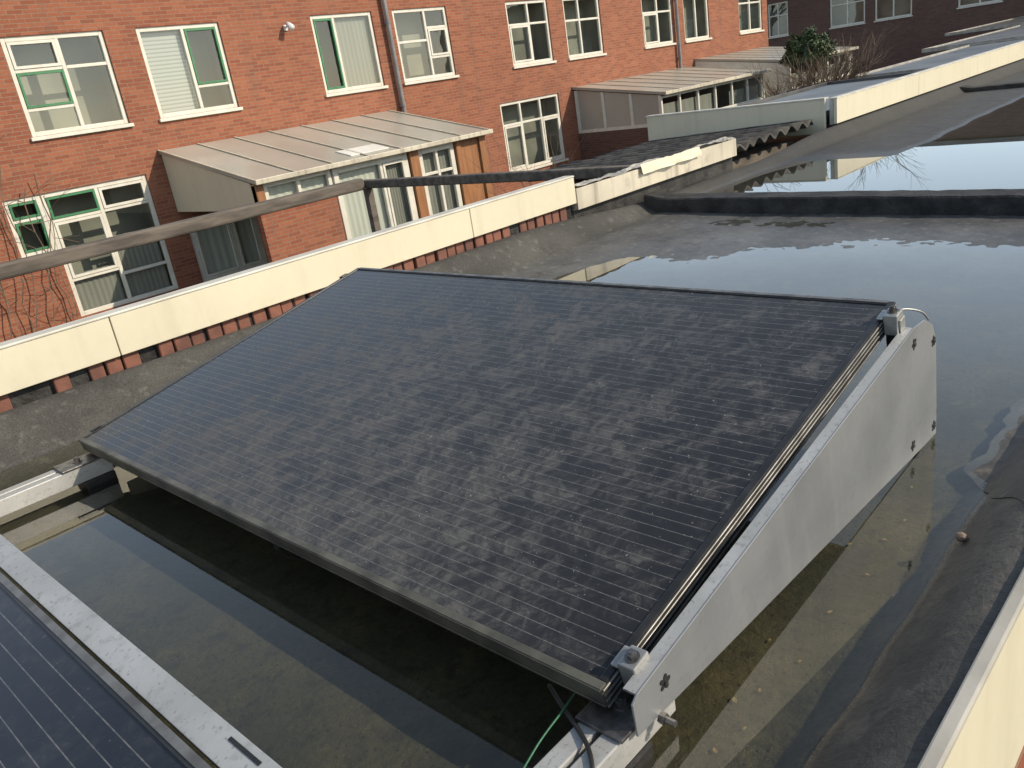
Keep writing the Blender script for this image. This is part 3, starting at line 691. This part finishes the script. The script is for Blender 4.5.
# ------------------------------------------------------------------ loose bits
def leaf(x,y,s,rot,lab):
    z=max(roof_h(x,y)+.004,-.04); mb=MB(); pts=[(0,-1),(.45,-.45),(.55,.15),(0,1),(-.5,.2),(-.42,-.4)]
    c,sn=math.cos(rot),math.sin(rot)
    top=[]
    for a,b in pts: top.append((x+s*(a*c-b*sn),y+s*(a*sn+b*c),z+.15*s*abs(a)))
    mb.quad(*top); o=mb.build('fallen_leaf','dead_leaf',origin=(x,y,z)); tag(o,lab,'leaf',group='yellow leaves lying in the shallow water')
for (u,v) in ((912,488),(905,520),(868,575),(760,690),(745,728),(800,660),(830,612),(715,750),(770,640),(885,540),(735,700),(850,545)):
    p=atZ(u,v,-.02); leaf(p.x,p.y,random.uniform(.004,.007),random.uniform(0,6),'small yellow leaf lying in the shallow water beside the grey support plate')
p=atZ(961,546,.01)
bm=bmesh.new(); bmesh.ops.create_icosphere(bm,subdivisions=2,radius=.010)
for v_ in bm.verts: v_.co*=1+.3*noise.noise(v_.co*90); v_.co.z*=.8
me=bpy.data.meshes.new('pebble'); bm.to_mesh(me); bm.free(); me.materials.append(M['stone'])
o=bpy.data.objects.new('pebble',me); col.objects.link(o); o.location=(p.x,p.y,max(roof_h(p.x,p.y),-.004)+.011); tag(o,'small brown pebble on the roof edge right of the support plate','pebble')

# ------------------------------------------------------------------ vegetation
def grow(mb,p,d,ln,r,depth,rng,spread=.6,kids=3,droop=0.,n=4):
    pts=[p]; q=p.copy(); dd=d.copy()
    for i in range(3):
        dd=(dd+Vector((rng.uniform(-1,1),rng.uniform(-1,1),rng.uniform(-1,1)))*.14+Vector((0,0,-droop))).normalized(); q=q+dd*ln/3; pts.append(q.copy())
    mb.tube(pts,[r,r*.88,r*.76,r*.6],n,cap=False)
    if depth>0:
        for k in range(kids):
            b=pts[rng.choice((1,2,3,3))]; nd=(dd+Vector((rng.uniform(-1,1),rng.uniform(-1,1),rng.uniform(-.5,.9)))*spread).normalized()
            grow(mb,b,nd,ln*rng.uniform(.6,.85),r*.6,depth-1,rng,spread,kids,droop,max(3,n-1))
def baretree(x,y,zc,ln,seed,lab,r,n=7):
    tr=thing('bare_tree',lab,'tree',(x,y,-3))
    rng=random.Random(seed)
    mb=MB(); mb.tube([(x,y,-3),(x+.1,y,-.5),(x,y+.1,zc)],[.3,.24,.2],10); mb.build('trunk','bark',tr,world=True)
    mb=MB()
    for k in range(n):
        an=k*.9; grow(mb,Vector((x,y+.1,zc-.1)),Vector((math.cos(an)*.9,math.sin(an)*.9,1)).normalized(),ln,r,4,rng,.65,3)
    mb.build('crown','bark',tr,world=True)
baretree(38,23,1.3,2.6,3,'bare winter tree behind the brick row, mirrored at the left of the far water',.075,11)
baretree(53,21.5,2.2,2.8,6,'bare winter tree behind the dark block, mirrored in the middle of the far water',.07)
def twigbush(loc,h,w_,n,lab,seed,r=.012,depth=2):
    t_=thing('bare_shrub',lab,'shrub',loc); rng=random.Random(seed); mb=MB()
    for k in range(n):
        an=rng.uniform(0,6.28); d=Vector((math.cos(an)*w_,math.sin(an)*w_,1)).normalized()
        grow(mb,Vector(loc)+Vector((rng.uniform(-.15,.15),rng.uniform(-.15,.15),0)),d,h*rng.uniform(.35,.6),r,depth,rng,.45,3)
    mb.build('branches','twig',t_,world=True)
twigbush((12.4,5.25,-.32),.85,.8,34,'leafless brown shrub behind the far cream parapet',5,.010,3)
twigbush((12.0,5.65,-.35),.70,.6,22,'smaller leafless shrub just left of the larger one',15,.009,3)
twigbush((10.9,9.8,-2.2),1.9,.22,8,'thin dry stems in front of the three part lower window',8,.007,2)
cl=thing('climbing_plant','bare climbing stems hanging on the brick at the left edge','climber',(3.6,13.7,-3))
rng=random.Random(11); mb=MB()
for k in range(7):
    xx=rng.uniform(3.25,4.15); z0=rng.uniform(1.2,1.9)-(xx-3.2)*1.4; pts=[]
    for i in range(16): 
        pts.append((xx+.05*math.sin(i*.9+k)+rng.uniform(-.03,.03)+.02*i,13.86+rng.uniform(-.03,.05),-2.9+(z0+2.9)*i/15))
    mb.tube(pts,.009,4)
    for i in range(4,15,2):
        grow(mb,Vector(pts[i]),Vector((rng.uniform(-1,1),-.3,rng.uniform(-.4,.6))).normalized(),.35,.005,1,rng,.7,2)
mb.build('stems','twig',cl,world=True)
EC=Vector((22.5,10.1,.28))
ev=thing('evergreen_shrub','round dark green shrub beyond the gardens near the row end','shrub',(EC.x,EC.y,-3))
mb=MB(); mb.tube([(EC.x,EC.y,-3),(EC.x+.05,EC.y,-1.2),(EC.x,EC.y,.2)],[.12,.1,.05],8); mb.build('trunk','bark',ev,world=True)
mb=MB(); rng=random.Random(4)
for k in range(5200):
    a=rng.uniform(0,6.283); b=math.acos(rng.uniform(-1,1)); rr=rng.uniform(.5,1)**.5
    d=Vector((math.sin(b)*math.cos(a),math.sin(b)*math.sin(a),math.cos(b)))
    s=.85+.5*noise.noise(d*2.3)+.2*noise.noise(d*6)
    c=EC+Vector((d.x*.66,d.y*.66,d.z*.56))*rr*s
    u=Vector((rng.uniform(-1,1),rng.uniform(-1,1),rng.uniform(-1,1))).normalized(); w_=u.cross(d)
    if w_.length<.05: continue
    w_=w_.normalized(); l=rng.uniform(.05,.085)
    mb.quad(c-u*l,c+w_*l*.4,c+u*l,c-w_*l*.4)
mb.build('crown','leaf',ev,world=True)

# ------------------------------------------------------------------ neighbouring roofs and far block
def nroof(x0,x1,y0,y1,zt,lab,fh=.08,fm='cap'):
    b=thing('flat_roofed_extension',lab,'building',((x0+x1)/2,(y0+y1)/2,-3))
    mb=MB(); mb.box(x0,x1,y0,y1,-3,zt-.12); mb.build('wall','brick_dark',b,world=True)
    mb=MB(); mb.box(x0+.02,x1-.02,y0+.02,y1-.02,zt-.119,zt-.03); mb.build('roof','far_felt',b,world=True)
    mb=MB()
    mb.box(x0-.03,x0,y0-.03,y1+.03,zt-fh,zt); mb.box(x1,x1+.03,y0-.03,y1+.03,zt-fh,zt)
    mb.box(x0,x1,y1,y1+.03,zt-fh,zt); mb.box(x0,x1,y0-.03,y0,zt-fh,zt)
    mb.build('fascia',fm,b,world=True)
nroof(6.70,10.4,2.93,4.44,.20,'dark flat roofed extension just behind the far cream parapet',.04,'far_felt')
nroof(13.4,19.5,2.95,5.4,.06,'middle distance flat roofed extension with a pale rim')
nroof(20.5,28.5,2.95,6.6,.06,'flat roofed extension with a pale rim in front of the far dark block')
nroof(30.0,39,2.95,9.0,.08,'farthest flat roofed extension with a pale rim below the dark block')
YS=26.; XF=42.
fb=thing('brick_block','dark brick block closing the view at the top right','building',(XF,YS,-3),(0,0,R(-90)))
fw=[]
for (ua,ub,v_) in ((768,788,20),(830,865,10),(875,912,8),(958,1002,3)):
    ya=atX(ua,v_,XF).y; yb2=atX(ub,v_,XF).y; fw.append((YS-ya,YS-yb2,3+.75,3+2.3))
for yy in (7.2,3.4,-.5,-4): fw.append((YS-yy,YS-yy+1.8,3.75,5.3))
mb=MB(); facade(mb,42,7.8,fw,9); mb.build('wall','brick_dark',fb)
for h_ in fw: window(fb,*h_,[0,.5,1],[[0,.62,1],[0,.62,1]])
mb=MB(); mb.box(-.2,42.2,-.25,9,7.805,8.0); mb.build('roof','far_felt',fb)

# ------------------------------------------------------------------ light
ts=Vector((.40,-.66,.49)).normalized()
sd=bpy.data.lights.new('sun','SUN'); sd.energy=4.5; sd.angle=R(.5); sd.color=(1.,.88,.71)
so=bpy.data.objects.new('sun',sd); col.objects.link(so); so.rotation_euler=(-ts).to_track_quat('-Z','Y').to_euler(); so.location=(0,0,20)
wd=bpy.data.worlds.new('World'); scene.world=wd; wd.use_nodes=True
nt=wd.node_tree; sky=nt.nodes.new('ShaderNodeTexSky'); sky.sky_type='NISHITA'; sky.sun_disc=False
sky.sun_elevation=math.asin(ts.z); sky.sun_rotation=math.atan2(ts.x,ts.y); sky.dust_density=1.0; sky.air_density=1.0; sky.ozone_density=1.0
bg=nt.nodes['Background']; bg.inputs[1].default_value=.10
tc=nt.nodes.new('ShaderNodeTexCoord'); sx=nt.nodes.new('ShaderNodeSeparateXYZ'); nt.links.new(tc.outputs['Generated'],sx.inputs[0])
def wm(op,a,b):
    n_=nt.nodes.new('ShaderNodeMath'); n_.operation=op
    for i,q in enumerate((a,b)):
        if isinstance(q,bpy.types.NodeSocket): nt.links.new(q,n_.inputs[i])
        else: n_.inputs[i].default_value=q
    return n_.outputs[0]
# thin spring haze, fading toward the zenith
hz=wm('POWER',wm('MAXIMUM',wm('SUBTRACT',1.,wm('ABSOLUTE',sx.outputs[2],0.)),0.),1.0)
ad=nt.nodes.new('ShaderNodeMix'); ad.data_type='RGBA'; ad.blend_type='ADD'; nt.links.new(hz,ad.inputs[0]); nt.links.new(sky.outputs[0],ad.inputs[6]); ad.inputs[7].default_value=(6.1,7.1,8.0,1)
nt.links.new(ad.outputs[2],bg.inputs[0])
scene.view_settings.view_transform='Standard'; scene.view_settings.look='None'; scene.view_settings.exposure=0
